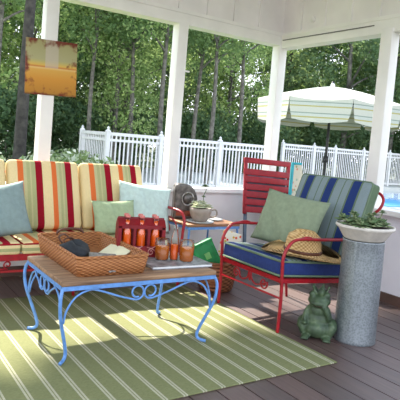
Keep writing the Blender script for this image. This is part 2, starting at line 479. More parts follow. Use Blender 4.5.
# ------------------------------------------------------------------ outside: fence, umbrella, trees
def fence(name, label, pts, top, z0):
    t = thing(name, label, 'fence', (pts[0][0], pts[0][1], z0))
    for i, (px, py) in enumerate(pts):
        b = MB(); b.box((px, py, (top+0.04+z0)/2), (0.12, 0.12, top+0.04-z0))
        b.lathe([(0.085, top+0.04), (0.085, top+0.06), (0.03, top+0.10), (0.045, top+0.14), (0.001, top+0.19)], 8, (px, py, 0), smooth=False)
        b.build('fence_post', M['vinyl'], t, world=True)
    for (a, c) in zip(pts[:-1], pts[1:]):
        A, C = Vector((a[0], a[1], 0)), Vector((c[0], c[1], 0)); d = C-A; L = d.length
        m = Matrix.Translation(A) @ Matrix.Rotation(math.atan2(d.y, d.x), 4, 'Z')
        b = MB()
        b.box((L/2, 0, top-0.02), (L-0.1, 0.05, 0.09), mat=m); b.box((L/2, 0, top-0.19), (L-0.1, 0.045, 0.07), mat=m)
        b.box((L/2, 0, z0+0.12), (L-0.1, 0.045, 0.07), mat=m)
        k = int(L/0.125)
        for q in range(1, k):
            b.box((L*q/k, 0, (top+z0)/2), (0.042, 0.02, top-z0-0.1), mat=m)
        b.build('picket_panel', M['vinyl'], t, world=True)
fence('picket_fence', 'white picket fence seen behind the sofa, with a corner post at left',
      [(6.18, 15.9), (6.18, 14.0), (7.86, 14.0), (9.98, 14.0), (11.95, 14.0)], 1.40, -0.1)
fence('picket_fence', 'farther white picket fence behind the umbrella and armchair',
      [(16.2, 18), (18.1, 18), (19.5, 18), (21.5, 18), (23.5, 18), (25.5, 18)], 1.58, -0.1)

ux, uy = 8.35, 7.95
t = thing('patio_umbrella', 'large open cream striped patio umbrella standing out by the pool', 'umbrella', (ux, uy, -0.1))
b = MB(); b.tube([(ux, uy, 0.0), (ux, uy, 2.80)], 0.028, 10); b.build('pole', M['pole'], t, world=True)
b = MB(); b.lathe([(0.3, -0.1), (0.3, -0.04), (0.08, 0.02), (0.05, 0.25), (0.001, 0.25)], 20, (ux, uy, 0)); b.build('base', M['pole'], t, world=True)
b = MB(); b.lathe([(0.05, 1.15), (0.06, 1.2), (0.05, 1.28), (0.001, 1.28)], 10, (ux, uy, 0)); b.tube([(ux, uy, 1.2), (ux-0.12, uy-0.05, 1.2), (ux-0.12, uy-0.05, 1.14)], 0.012, 6); b.build('crank', M['pole'], t, world=True)
seg = 8; Ru = 1.50; zr = 2.34; za = 2.70; sub = 6
def umb_ring(fr, z, sag=0.0):
    out = []
    for k in range(seg):
        a0, a1 = 2*PI*(k+0.3)/seg, 2*PI*(k+1.3)/seg
        for q in range(sub):
            f = q/sub
            px_, py_ = (1-f)*math.cos(a0)+f*math.cos(a1), (1-f)*math.sin(a0)+f*math.sin(a1)
            out.append((ux+Ru*fr*px_, uy+Ru*fr*py_, z - sag*4*f*(1-f)))
    return out
def skin(b, rings):
    n = len(rings[0]); vs = [p for r in rings for p in r]
    fs = [(i*n+k, i*n+(k+1) % n, (i+1)*n+(k+1) % n, (i+1)*n+k) for i in range(len(rings)-1) for k in range(n)]
    b.add(vs, fs, 0, False)
b = MB(); skin(b, [umb_ring(f, za-(za-zr)*(f**1.35), 0.05*f) for f in (0.02, 0.25, 0.5, 0.75, 1.0)]); cn = b.build('canopy', M['umbtop'], t, world=True)
b = MB(); 
for k in range(seg):
    a0, a1 = 2*PI*(k+0.3)/seg, 2*PI*(k+1.3)/seg; rows = []
    for z_, sh in ((zr-0.002, 0.0), (zr-0.14, 0.012), (zr-0.28, 0.03), (zr-0.41, 0.06)):
        row = []
        for q in range(sub+1):
            f_ = sh+(1-2*sh)*q/sub; ff = q/sub
            row.append((ux+Ru*((1-f_)*math.cos(a0)+f_*math.cos(a1)), uy+Ru*((1-f_)*math.sin(a0)+f_*math.sin(a1)), z_-0.05*4*ff*(1-ff)))
        rows.append(row)
    n1 = sub+1
    b.add([p for r_ in rows for p in r_], [(i*n1+q, i*n1+q+1, (i+1)*n1+q+1, (i+1)*n1+q) for i in range(3) for q in range(sub)], 0, False)
b.build('valance', M['umb'], t, world=True)
b = MB(); b.lathe([(0.04, za-0.02), (0.05, za+0.03), (0.03, za+0.06), (0.001, za+0.10)], 10, (ux, uy, 0)); b.build('finial', M['vinyl'], t, world=True)
for k in range(seg):
    a = 2*PI*(k+0.3)/seg
    b = MB(); b.tube([(ux+0.03*math.cos(a), uy+0.03*math.sin(a), za-0.05), (ux+Ru*0.97*math.cos(a), uy+Ru*0.97*math.sin(a), zr-0.005)], 0.012, 5)
    b.tube([(ux, uy, 2.05), (ux+Ru*0.5*math.cos(a), uy+Ru*0.5*math.sin(a), za-(za-zr)*0.5-0.03)], 0.009, 5)
    b.build('rib', M['pole'], t, world=True)

rng = np.random.default_rng(11)
def leaf_mesh(name, centers, radii, count, size, mat):
    centers = np.array(centers); radii = np.array(radii)
    w = radii**2; w = w/w.sum()
    ci = rng.choice(len(centers), count, p=w)
    d = rng.normal(size=(count, 3)); d /= np.linalg.norm(d, axis=1)[:, None]
    rr = radii[ci]*(0.45+0.6*rng.random(count)**0.7)
    p = centers[ci] + d*rr[:, None]*np.array([1, 1, 0.72])
    a = rng.normal(size=(count, 3)); a /= np.linalg.norm(a, axis=1)[:, None]
    c = np.cross(a, d+0.4*rng.normal(size=(count, 3))); c /= (np.linalg.norm(c, axis=1)[:, None]+1e-9)
    s = size*(0.6+0.8*rng.random(count))[:, None]
    vs = np.stack([p-a*s*0.95, p-c*s*0.5, p+a*s*0.95, p+c*s*0.5], 1).reshape(-1, 3)
    me = bpy.data.meshes.new(name)
    me.from_pydata(vs.tolist(), [], (np.arange(count*4).reshape(-1, 4)).tolist())
    me.materials.append(mat); return me
def make_tree(label, h, cr, leafm, barkm, loc, group, low=0.25, count=11000, size=0.105, lean=0.2, tr=0.16):
    t = thing('broadleaf_tree', label, 'tree', loc, 0, group)
    b = MB(); top = Vector((lean, lean*0.5, h*0.86))
    trunk = spl([(0, 0, -0.3), (lean*0.2, -0.05, h*0.3), (lean*0.5, 0.1, h*0.6), top], 5)
    b.tube(trunk, [tr*(1-0.8*i/(len(trunk)-1)) for i in range(len(trunk))], 8)
    cs = []; rs = []
    for k in range(34):
        f = low+(1-low)*((k+0.5)/34)
        prof = math.sin(PI*min(1, (f-low)/(1-low)*0.85+0.15))**0.7
        a = k*2.4; rr = cr*prof*(0.25+0.65*random.random())
        c = (rr*math.cos(a)+lean*f, rr*math.sin(a), h*f)
        cs.append(c); rs.append(cr*(0.22+0.17*random.random()))
        if k % 2 == 0:
            z0 = max(h*0.15, c[2]-rr*0.6)
            b.tube(spl([(lean*0.5*f, 0, z0), (c[0]*0.5, c[1]*0.5, (z0+c[2])/2+0.1), c], 3), [tr*0.4, tr*0.36, tr*0.33, tr*0.28, tr*0.2, tr*0.12, tr*0.06], 5)
    b.build('trunk', barkm, t)
    me = leaf_mesh('crown', cs, rs, count, size, leafm)
    o = bpy.data.objects.new('crown', me); col.objects.link(o); o.parent = t
    return t
far = 'leafy green tree in the dense woods beyond the white fences'
kinds = [make_tree(far, 13.5, 3.2, M['leafA'], M['bark'], (0, 0, 0), 'woodland trees'),
         make_tree(far, 14.5, 3.0, M['leafB'], M['bark_dark'], (0, 0, 0), 'woodland trees', low=0.2, lean=-0.3),
         make_tree(far, 12.5, 3.4, M['leafC'], M['bark'], (0, 0, 0), 'woodland trees', low=0.15, lean=0.4),
         make_tree(far, 14.0, 3.3, M['leafB'], M['bark'], (0, 0, 0), 'woodland trees', low=0.12, count=12000)]
used = [False]*4
spots = []
for r, a0, st in ((22, 9, 5.4), (27, 11, 5.0), (34, 8, 4.6)):
    a = a0
    while a < 62:
        spots.append((a+random.uniform(-1.2, 1.2), r+random.uniform(-1.2, 1.8)+(11 if a > 39 else 6 if a > 26 else 0))); a += st
order = [0, 2, 1, 0, 3, 2, 1, 3]
for i, (a, r) in enumerate(spots):
    k = order[i % 8]; loc = (r*math.sin(R(a)), r*math.cos(R(a)), -0.3); rz = random.uniform(0, 6.28); s = random.uniform(0.74, 0.88) if a < 26 else random.uniform(0.85, 1.0) if a < 39 else random.uniform(1.0, 1.2)
    if not used[k]:
        used[k] = True; kinds[k].location = loc; kinds[k].rotation_euler = (0, 0, rz)
    else: dup(kinds[k], loc, rz, scale=s)
# two nearer trees on the left, with trunks in view
def tall_tree(label, barkm, leafm, loc, tr, h, blobs, lean):
    t = thing('broadleaf_tree', label, 'tree', loc)
    b = MB(); trunk = spl([(0, 0, -0.3), (lean*0.3, 0.05, h*0.3), (lean*0.6, -0.05, h*0.65), (lean, 0, h)], 6)
    b.tube(trunk, [tr*(1-0.6*i/(len(trunk)-1)) for i in range(len(trunk))], 10)
    L = Vector(loc); cs = [tuple(Vector(c)-L) for c, r_ in blobs]
    for c in cs[::5]:
        b.tube(spl([(lean, 0, h*0.97), (c[0]*0.5+lean*0.5, c[1]*0.5, (h+c[2])/2+0.4), c], 4), [0.06, 0.055, 0.05, 0.045, 0.04, 0.03, 0.025, 0.02, 0.015], 5)
    b.build('trunk', barkm, t)
    o = bpy.data.objects.new('crown', leaf_mesh('crown', cs, [r_ for c, r_ in blobs], 130*len(blobs), 0.10, leafm)); col.objects.link(o); o.parent = t
def shade_blobs(x0, x1, n, gaps):  # unseen crown clumps added across the sun's path to shade the rug
    out = []
    while len(out) < n:
        x = random.uniform(x0, x1); y = random.uniform(12.2, 14.6); off = random.uniform(0.55, 2.0)
        if any(abs(x-g) < wd for g, wd in gaps): continue
        out.append(((x, y, 9.05+(y-13.1)*0.916+off), random.uniform(0.42, 0.6)))
    return out
tall_tree('tall tree with a thick dark trunk just left of the rusted panel post', M['bark_dark'], M['leafB'], (3.62, 13.3, -0.3), 0.17, 10.5, shade_blobs(1.3, 5.6, 60, [(1.5, 0.22)])+shade_blobs(1.75, 3.0, 18, []), 0.15)
tall_tree('tall slim grey trunked tree at the far left of the view', M['bark'], M['leafA'], (2.9, 14.3, -0.3), 0.11, 11.5, shade_blobs(-1.6, 1.5, 40, [(0.1, 0.22)])+shade_blobs(-0.6, 1.2, 14, [(0.1, 0.22)]), -0.3)
make_tree('bright green young tree filling the middle opening above the sofa', 9.5, 2.6, M['leafC'], M['bark'], (8.4, 18.6, -0.3), None, low=0.18, count=11000, size=0.065, lean=0.2, tr=0.11)
slim = [(12.5, 17.5), (26.0, 19.5), (29.3, 19.0), (32.6, 20.5), (34.3, 19.5), (37.5, 21.0), (22.0, 19.5)]
ts = None
for q, (a, r_) in enumerate(slim):
    loc = (r_*math.sin(R(a)), r_*math.cos(R(a)), -0.3)
    if ts is None: ts = make_tree('slim grey trunked tree standing at the edge of the woods', 10.5, 2.0, M['leafA'], M['bark'], loc, 'slim trees at the edge of the woods', low=0.5, count=4500, size=0.07, lean=0.35, tr=0.11)
    else: dup(ts, loc, q*1.7, scale=0.92+0.03*(q % 3))
def shrub(name, label, cat, r, h, m, loc, group=None, count=2200, size=0.07):
    t = thing(name, label, cat, loc, 0, group)
    cs = [(r*0.55*math.cos(k*2.4)*(k/9)**0.5, r*0.55*math.sin(k*2.4)*(k/9)**0.5, h*(0.25+0.5*random.random())) for k in range(10)]
    b = MB()
    for c in cs[:6]: b.tube([(c[0]*0.2, c[1]*0.2, 0), c], [0.03, 0.008], 5)
    b.build('stem', M['bark'], t)
    o = bpy.data.objects.new('foliage', leaf_mesh('foliage', cs, [r*0.5]*10, count, size, m)); col.objects.link(o); o.parent = t
    return t
s0 = shrub('flowering_shrub', 'pale speckled shrub outside behind the left sofa cushions', 'shrub', 0.9, 1.15, M['leafS'], (2.6, 11.2, -0.27), 'shrubs outside behind the sofa')
for q, (sx, sy, ss) in enumerate([(3.75, 11.6, 1.0), (4.85, 12.3, 1.05), (1.7, 11.7, 1.1), (5.5, 15.2, 1.0)]): dup(s0, (sx, sy, -0.27), q*1.3, scale=ss)
u0 = shrub('understory_bush', 'dark green bush on the forest floor beyond the white fences', 'bush', 2.1, 3.4, M['leafB'], (0, 0, -0.3), 'bushes under the woodland trees', count=5000, size=0.09)
k = 0
for (a, r) in [(8, 21.5), (14, 20.5), (20, 21.5), (26, 23), (31, 29), (36, 29), (41, 33), (45, 36), (49, 36), (52, 37), (56, 37), (60, 36), (23, 27), (33, 27), (39, 30), (17, 26)]:
    loc = (r*math.sin(R(a)), r*math.cos(R(a)), -0.3)
    if k == 0: u0.location = loc
    else: dup(u0, loc, k*1.1, scale=random.uniform(0.9, 1.25))
    k += 1

# ------------------------------------------------------------------ rug
b = MB(); b.rbox((1.22, 3.3175, 0.006), (3.04, 1.965, 0.010), 0.004, 1)
tag(b.build('rug', M['rug'], loc=(1.22, 3.3175, 0), world=True), 'green woven rug with pairs of pale stripes on the deck', 'rug')

# ------------------------------------------------------------------ coffee table
TZ = 0.505; tx, ty = 1.605, 3.255; hx, hy = 0.53, 0.345
t = thing('coffee_table', 'wood topped coffee table with sky blue curled iron legs on the rug', 'table', (tx, ty, 0.0))
b = MB()
for k in range(5):
    yy = -hy+2*hy*(k+0.5)/5; b.rbox((0, yy, TZ-0.014), (2*hx, 2*hy/5-0.003, 0.028), 0.004, 1)
b.build('table_top', M['plank'], t)
b = MB(); zf = TZ-0.041
for s in (-1, 1):
    b.box((0, s*(hy-0.012), zf), (2*hx-0.004, 0.02, 0.025)); b.box((s*(hx-0.012), 0, zf), (0.02, 2*hy-0.03, 0.025))
b.build('frame', M['blue'], t)
for sx in (-1, 1):
    for sy in (-1, 1):
        d = Vector((sx, sy, 0))*0.7071
        c0 = Vector((sx*(hx-0.015), sy*(hy-0.015), 0))
        prof = [(0.0, TZ-0.035), (0.022, 0.445), (0.032, 0.39), (0.018, 0.30), (-0.025, 0.20), (-0.065, 0.11), (-0.08, 0.055), (-0.06, 0.028), (-0.015, 0.0215)]
        b = MB(); path = spl([c0+d*o_+Vector((0, 0, z)) for o_, z in prof], 6)
        b.tube(path, 0.0105, 10); b.build('leg', M['blue'], t)
def apron(L, axis_, sgn, off):
    """two mirrored wire scrolls hung under one rail"""
    b = MB()
    for s in (-1, 1):
        pts = [(-L+0.025, 0.26), (-L+0.04, 0.335), (-L+0.09, 0.41), (-L+0.17, 0.445), (-L*0.55, 0.435), (-L*0.32, 0.392), (-0.075, 0.365)]
        sp = [(p[0], p[1]) for p in spiral((-0.046, 0.407), 0.048, 0.030, -PI*0.62, 1.12, 26)]
        path = []
        for (u, z) in pts+sp[::2]:
            u *= s
            path.append((u, off*sgn, z) if axis_ == 0 else (off*sgn, u, z))
        b.tube(spl(path, 4), 0.0065, 8)
    b.build('scroll', M['blue'], t)
apron(hx, 0, -1, hy-0.014); apron(hx, 0, 1, hy-0.014); apron(hy, 1, -1, hx-0.014); apron(hy, 1, 1, hx-0.014)

# wicker tray
t = thing('wicker_tray', 'honey coloured rectangular wicker tray basket on the coffee table', 'basket', (1.415, 3.36, TZ))
def openbox(b, w, l, h, th, flare=0.02, z0=0.0):
    r = 0.03
    def ring(hw, hl, z):
        out = []
        for cx_, cy_, a0 in ((hw-r, hl-r, 0), (-hw+r, hl-r, PI/2), (-hw+r, -hl+r, PI), (hw-r, -hl+r, 1.5*PI)):
            for q in range(5):
                a = a0+PI/2*q/4; out.append((cx_+r*math.cos(a), cy_+r*math.sin(a), z))
        return out
    rings = [ring(w/2, l/2, z0), ring(w/2+flare*0.5, l/2+flare*0.5, z0+h*0.5), ring(w/2+flare, l/2+flare, z0+h), ring(w/2+flare-th, l/2+flare-th, z0+h), ring(w/2-th, l/2-th, z0+th)]
    n = len(rings[0]); vs = [p for q in rings for p in q]
    fs = [(i*n+k, i*n+(k+1) % n, (i+1)*n+(k+1) % n, (i+1)*n+k) for i in range(4) for k in range(n)]
    fs += [tuple(reversed(range(n))), tuple(range(4*n, 5*n))]
    b.add(vs, fs, 0, True)
    return ring(w/2+flare-th/2, l/2+flare-th/2, z0+h)
b = MB(); rim = openbox(b, 0.44, 0.75, 0.115, 0.014); b.build('basket_body', M['wick'], t)
b = MB(); b.tube(rim, 0.011, 8, closed=True); b.build('rim', M['wick'], t)
for s in (1,):
    b = MB(); b.tube(spl([(-0.1, 0.385, 0.115), (-0.075, 0.388, 0.14), (0, 0.39, 0.15), (0.075, 0.388, 0.14), (0.1, 0.385, 0.115)], 5), 0.01, 8); b.build('handle', M['leather'], t)
# contents of the tray
def slab(name, size, mats, loc, rot, label, cat, parts=None):
    b = MB(); b.rbox((0, 0, size[2]/2), size, min(0.004, size[2]*0.3), 1)
    return tag(b.build(name, mats, loc=loc, rot=rot), label, cat)
slab('magazine', (0.21, 0.28, 0.012), M['greypaper'], (1.46, 3.13, TZ+0.02), (0, 0, R(12)), 'grey printed magazine lying flat in the near end of wicker tray', 'magazine')
slab('magazine', (0.2, 0.27, 0.012), M['greypaper'], (1.45, 3.19, TZ+0.034), (R(7), R(3), R(-20)), 'second grey magazine lying across the first inside the wicker tray', 'magazine')
slab('booklet', (0.15, 0.26, 0.008), M['paper'], (1.575, 3.33, TZ+0.055), (R(-4), R(-28), R(12)), 'cream booklet leaning on the right side inside the wicker tray', 'booklet')
# dark pouch with brown straps
t = thing('cloth_pouch', 'crumpled dark cloth pouch with brown straps inside the wicker tray', 'pouch', (1.33, 3.46, TZ+0.015))
b = MB()
def crump(p, a, r):
    return (p.x*(1+0.15*math.sin(3*a)), p.y*(1+0.12*math.cos(2*a+1)), p.z*(1+0.2*math.sin(2*a)))
b.lathe([(0.001, 0), (0.10, 0.0), (0.13, 0.03), (0.115, 0.065), (0.07, 0.09), (0.03, 0.095), (0.001, 0.085)], 20, fn=crump)
b.build('pouch_body', M['black'], t)
for q in (-1, 1):
    b = MB(); b.tube(spl([(-0.05, 0.03*q+0.03, 0.08), (-0.06, 0.05*q+0.05, 0.115), (0.0, 0.06*q+0.09, 0.12), (0.05, 0.04*q+0.06, 0.07)], 6), 0.009, 6, flat=0.5); b.build('strap', M['leather'], t)

# red soda carrier with bottles
cx, cy = 1.80, 3.40; crz = R(-18)
CM = Matrix.Translation((cx, cy, TZ)) @ Matrix.Rotation(crz, 4, 'Z')
t = thing('drink_carrier', 'red cardboard six bottle drink carrier on the coffee table', 'carrier', (cx, cy, TZ), crz)
W2, D2 = 0.165, 0.075
def frontpanel(yq):
    # front with three cut-outs, made of strips
    b = MB()
    b.box((0, yq, 0.0475), (2*W2, 0.004, 0.095)); b.box((0, yq*0.9, 0.225), (2*W2-0.05, 0.004, 0.024))
    for xx in (-0.152, -0.05, 0.05, 0.152):
        w_ = 0.022 if abs(xx) > 0.1 else 0.018
        b.box((xx, yq*0.95, 0.155), (w_, 0.004, 0.12))
    return b
b = frontpanel(-D2); b.build('front_panel', M['carton'], t)
b = frontpanel(D2); b.build('back_panel', M['carton'], t)
for s in (-1, 1):
    b = MB(); poly = [(-D2, 0), (D2, 0), (D2, 0.16), (D2*0.9, 0.23), (0.02, 0.275), (-0.02, 0.275), (-D2*0.9, 0.23), (-D2, 0.16)]
    b.prism(poly, 0.004, mat=Matrix.Translation((s*W2, 0, 0)) @ Matrix.Rotation(R(90), 4, 'Z')); b.build('end_panel', M['carton'], t)
b = MB(); b.box((0, 0, 0.004), (2*W2, 2*D2, 0.006)); b.build('bottom_panel', M['carton'], t)
b = MB(); b.box((0, 0, 0.13), (2*W2, 0.004, 0.25)); b.rbox((0, 0, 0.272), (2*W2, 0.012, 0.03), 0.005, 1); b.build('handle', M['carton'], t)
for s in (-1, 1):
    b = MB(); b.add([(-W2, s*D2*0.9, 0.228), (W2, s*D2*0.9, 0.228), (W2, s*0.02, 0.274), (-W2, s*0.02, 0.274)], [(0, 1, 2, 3)], 0, False); b.build('shoulder_flap', M['carton'], t)
for xx in (-0.10, -0.02, 0.07):
    b = MB()
    sp = spiral((xx, 0.055), 0.026, 0.008, 0.3, 1.3, 20)
    b.tube([(u, -D2-0.003, z) for u, z in sp], 0.003, 5); b.tube(spl([(xx-0.03, -D2-0.003, 0.09), (xx, -D2-0.003, 0.082), (xx+0.03, -D2-0.003, 0.095)], 5), 0.003, 5)
    b.build('emblem', M['emblem'], t)
def bottle(name, label, cat, M4, group, liquid_, level, h=0.25, r=0.031, cap=True):
    t = thing(name, label, cat, M4.translation, 0, group)
    prof = [(0.001, 0.0), (r*0.9, 0.0), (r, 0.012), (r, h*0.58), (r*0.85, h*0.68), (r*0.48, h*0.82), (r*0.40, h*0.97), (r*0.48, h*0.975), (r*0.46, h)]
    b = MB(); b.lathe(prof, 16); b.build('bottle_glass', M['glass'], t)
    lv = [(0.001, 0.004), (r*0.82, 0.004), (r*0.92, 0.015)]
    for (pr, pz) in prof[3:7]:
        if pz*1.0 < level*h: lv.append((pr*0.9, pz))
    lv += [(lv[-1][0]*0.98, level*h), (0.001, level*h)]
    b = MB(); b.lathe(lv, 16); b.build('soda', liquid_, t)
    if cap:
        b = MB(); b.lathe([(0.001, h+0.006), (r*0.5, h+0.004), (r*0.55, h-0.014), (r*0.49, h-0.014)], 14); b.build('bottle_cap', M['cap'], t)
    return t
b0 = None
for i, xx in enumerate((-0.1, 0.0, 0.1)):
    for j, yy in enumerate((-0.037, 0.037)):
        p = CM @ Vector((xx, yy, 0.008))
        lab = 'capped bottle of orange soda in the red carrier'
        if b0 is None: b0 = bottle('soda_bottle', lab, 'bottle', Matrix.Translation(p), 'orange soda bottles in the carrier', M['orange'], 0.90, h=0.292, r=0.034)
        else: dup(b0, p)
# book, glasses and clear bottle
t = thing('book', 'large flat grey covered book under the glasses on the coffee table', 'book', (1.955, 3.165, TZ), R(-3))
b = MB(); b.rbox((0, 0, 0.010), (0.445, 0.265, 0.013), 0.002, 1); b.build('pages', M['pages'], t)
b = MB(); b.box((0, 0, 0.0015), (0.455, 0.275, 0.003)); b.box((0, 0, 0.0185), (0.455, 0.275, 0.003)); b.box((0, 0.1365, 0.010), (0.455, 0.003, 0.02)); b.build('cover', M['bookcover'], t)
BZ = TZ+0.0205
def jar(label, p, fill):
    t = thing('drinking_glass', label, 'glass', p)
    r, h = 0.051, 0.145
    b = MB(); b.lathe([(0.001, 0), (r*0.86, 0), (r*0.94, 0.01), (r, h*0.8), (r*0.93, h*0.86), (r*0.95, h)], 24); b.build('glass_body', M['glass'], t)
    b = MB(); b.lathe([(0.001, 0.004), (r*0.82, 0.004), (r*0.90, 0.012), (r*0.95, fill), (0.001, fill)], 24); b.build('iced_tea', M['amber'], t)
jar('glass of amber iced tea on the book, beside the red carrier', (1.885, 3.225, BZ), 0.098)
jar('glass of amber iced tea on the book, nearer the right table corner', (2.03, 3.135, BZ), 0.10)
bottle('soda_bottle', 'open clear bottle with a little orange soda between the two glasses', 'bottle', Matrix.Translation((1.965, 3.195, BZ)), None, M['orange'], 0.45, h=0.245, r=0.030, cap=False)

# ------------------------------------------------------------------ sofa
t = thing('garden_sofa', 'red scrolled iron garden sofa with red, orange and cream striped cushions', 'sofa', (1.55, 4.55, 0))
xl, xr, yf, yb = 0.48, 2.66, 4.22, 4.86
def arc_arm(xx):
    return spl([(xx, yf, 0.0), (xx, yf, 0.30), (xx+0.01, yf-0.005, 0.52), (xx+0.02, yf, 0.62), (xx+0.015, yf+0.05, 0.685), (xx, yf+0.15, 0.705), (xx, yf+0.35, 0.705), (xx, yb-0.03, 0.70)], 6)
for xx in (xl, xr):
    b = MB(); b.tube(arc_arm(xx), 0.0135, 8)
    b.tube(spl([(xx, yf+0.02, 0.36), (xx, yf+0.1, 0.56), (xx, yf+0.25, 0.62), (xx, yf+0.36, 0.55), (xx, yf+0.3, 0.46), (xx, yf+0.22, 0.5), (xx, yf+0.25, 0.56)], 5), 0.008, 6)
    b.build('arm', M['red'], t, world=True)
    b = MB(); b.tube(spl([(xx, yb, 0.0), (xx, yb-0.03, 0.36), (xx, yb, 0.6), (xx, yb+0.01, 0.70)], 5), 0.0135, 8); b.build('rear_leg', M['red'], t, world=True)
b = MB(); b.tube(spl([(1.655, yf, 0.0), (1.655, yf, 0.2), (1.655, yf, 0.34)], 3), 0.012, 8); b.build('front_leg', M['red'], t, world=True)
b = MB()
b.box(((xl+xr)/2, yf, 0.352), (xr-xl, 0.022, 0.05)); b.box(((xl+xr)/2, yb-0.02, 0.352), (xr-xl, 0.022, 0.04))
b.box(((xl+xr)/2, yf, 0.245), (xr-xl, 0.014, 0.018))
for xx in (xl, (xl+xr)/2, xr): b.box((xx, (yf+yb)/2, 0.352), (0.02, yb-yf, 0.03))
for k in range(12): b.box((xl+(xr-xl)*(k+0.5)/12, (yf+yb)/2, 0.366), (0.03, yb-yf, 0.006))
b.build('seat_frame', M['red'], t, world=True)
for k in range(6):
    b = MB(); u0_ = xl+(xr-xl)*(k+0.5)/6; s = 1 if k % 2 else -1
    sp1 = spiral((u0_-s*0.07, 0.297), 0.008, 0.036, 0.4, 1.2, 20); sp2 = spiral((u0_+s*0.09, 0.297), 0.008, 0.034, PI+0.4, 1.2, 20)
    b.tube([(u, yf, z) for u, z in sp1], 0.0065, 6); b.tube([(u, yf, z) for u, z in sp2], 0.0065, 6)
    b.tube(spl([(sp1[-1][0], yf, sp1[-1][1]), (u0_, yf, 0.27), (sp2[-1][0], yf, sp2[-1][1])], 5), 0.0065, 6)
    b.build('scroll', M['red'], t, world=True)
b = MB(); b.tube(spl([(xl, yb, 0.68), (xl+0.12, yb+0.045, 0.86), (xl+0.3, yb+0.075, 0.93), (1.57, yb+0.085, 0.96), (xr-0.42, yb+0.075, 0.93), (xr-0.22, yb+0.045, 0.86), (xr, yb, 0.68)], 6), 0.012, 8)
for k in range(1, 8): b.tube([(xl+(xr-xl)*k/8, yb-0.02, 0.36), (xl+(xr-xl)*k/8, yb+0.07, 0.92)], 0.007, 6)
b.build('back_frame', M['red'], t, world=True)
cw = 0.655
for k in range(3):
    xc = 0.555+cw*(k+0.5)
    b = MB(); b.rbox((xc, yf+0.27, 0.42), (cw-0.006, 0.58, 0.098), 0.028, 3, puff=0.06, side_mi=1)
    b.build('seat_cushion', [M['sofa_fab'], M['sofa_band']], t, world=True)
    b = MB(); m = Matrix.Translation((xc, 4.765, 0.772)) @ Matrix.Rotation(R(90-21), 4, 'X')
    b.rbox((0, 0, 0), (cw-0.012, 0.62, 0.105), 0.04, 3, mat=m, puff=0.35)
    b.build('back_cushion', M['sofa_fab'], t, world=True)
def throw(label, mat, w, h, th, loc, rot, name='throw_pillow'):
    b = pillow(w, h, th)
    return tag(b.build(name, mat, loc=loc, rot=rot), label, 'pillow')
throw('blue grey square pillow at the left end of the striped sofa', M['pil_blue'], 0.48, 0.44, 0.16, (1.065, 4.44, 0.675), (R(-22), R(-11), R(-8)))
throw('small sage green pillow in the middle of the striped sofa', M['pil_green2'], 0.40, 0.32, 0.13, (2.085, 4.45, 0.62), (R(-24), R(-2), R(-6)))
throw('pale aqua pillow at the right end of the striped sofa', M['pil_pale'], 0.53, 0.45, 0.14, (2.42, 4.53, 0.70), (R(-24), R(7), R(-10)))

# ------------------------------------------------------------------ rusted panel on the post
b = MB()
b.rbox((0, -0.002, 0), (0.47, 0.008, 0.49), 0.003, 1)
tag(b.build('painted_wall_art', M['art'], loc=(1.582, PY-0.0065, 1.905), rot=(0, R(-2), 0)), 'square rusted metal panel painted yellow and orange hung on a white post', 'wall art')

# ------------------------------------------------------------------ side table
SZ = 0.575; stx, sty, shx, shy = 3.055, 4.52, 0.30, 0.27
t = thing('side_table', 'small blue legged side table with wooden top between sofa and armchair', 'table', (stx, sty, 0))
b = MB()
for k in range(4): b.rbox((stx, sty-shy+2*shy*(k+0.5)/4, SZ-0.012), (2*shx, 2*shy/4-0.003, 0.024), 0.004, 1)
b.build('table_top', M['plank2'], t, world=True)
b = MB()
for s in (-1, 1):
    b.box((stx, sty+s*(shy-0.012), SZ-0.037), (2*shx, 0.018, 0.024)); b.box((stx+s*(shx-0.012), sty, SZ-0.037), (0.018, 2*shy-0.03, 0.024))
b.build('frame', M['blue'], t, world=True)
for sx in (-1, 1):
    for sy in (-1, 1):
        b = MB(); c0 = Vector((stx+sx*(shx-0.02), sty+sy*(shy-0.02), 0)); d = Vector((sx, sy, 0))*0.707
        b.tube(spl([c0+Vector((0, 0, SZ-0.04)), c0+d*0.01+Vector((0, 0, 0.4)), c0-d*0.03+Vector((0, 0, 0.15)), c0+d*0.01+Vector((0, 0, 0.0))], 6), 0.010, 8)
        b.build('leg', M['blue'], t, world=True)
# lantern
t = thing('metal_lantern', 'dark pewter arch topped lantern with a round lens on the side table', 'lantern', (2.925, 4.63, SZ), R(-20))
t.scale = (0.95, 1, 1.08)
poly = [(-0.125, 0), (0.125, 0), (0.125, 0.17)]
for q in range(1, 12):
    a = PI/2*q/11; poly.append((-0.02+0.145*math.cos(a), 0.17+0.155*math.sin(a)))
poly += [(-0.10, 0.325), (-0.125, 0.30)]
b = MB(); b.prism(poly, 0.13); o = b.build('lantern_body', M['lantern'], t)
bv = o.modifiers.new('round', 'BEVEL'); bv.width = 0.018; bv.segments = 3
b = MB(); m = Matrix.Translation((0.015, -0.066, 0.19)) @ Matrix.Rotation(R(90), 4, 'X')
b.lathe([(0.066, 0), (0.068, 0.010), (0.058, 0.014), (0.054, 0.008), (0.001, 0.008)], 24, mat=m); b.build('bezel', M['lanternpale'], t)
b = MB(); b.lathe([(0.052, 0.008), (0.042, 0.018), (0.02, 0.025), (0.001, 0.026)], 20, mat=m); b.build('lens', M['lantern'], t)
b = MB(); b.rbox((0.0, -0.067, 0.055), (0.20, 0.012, 0.05), 0.004, 1); b.build('rust_band', M['rust'], t)
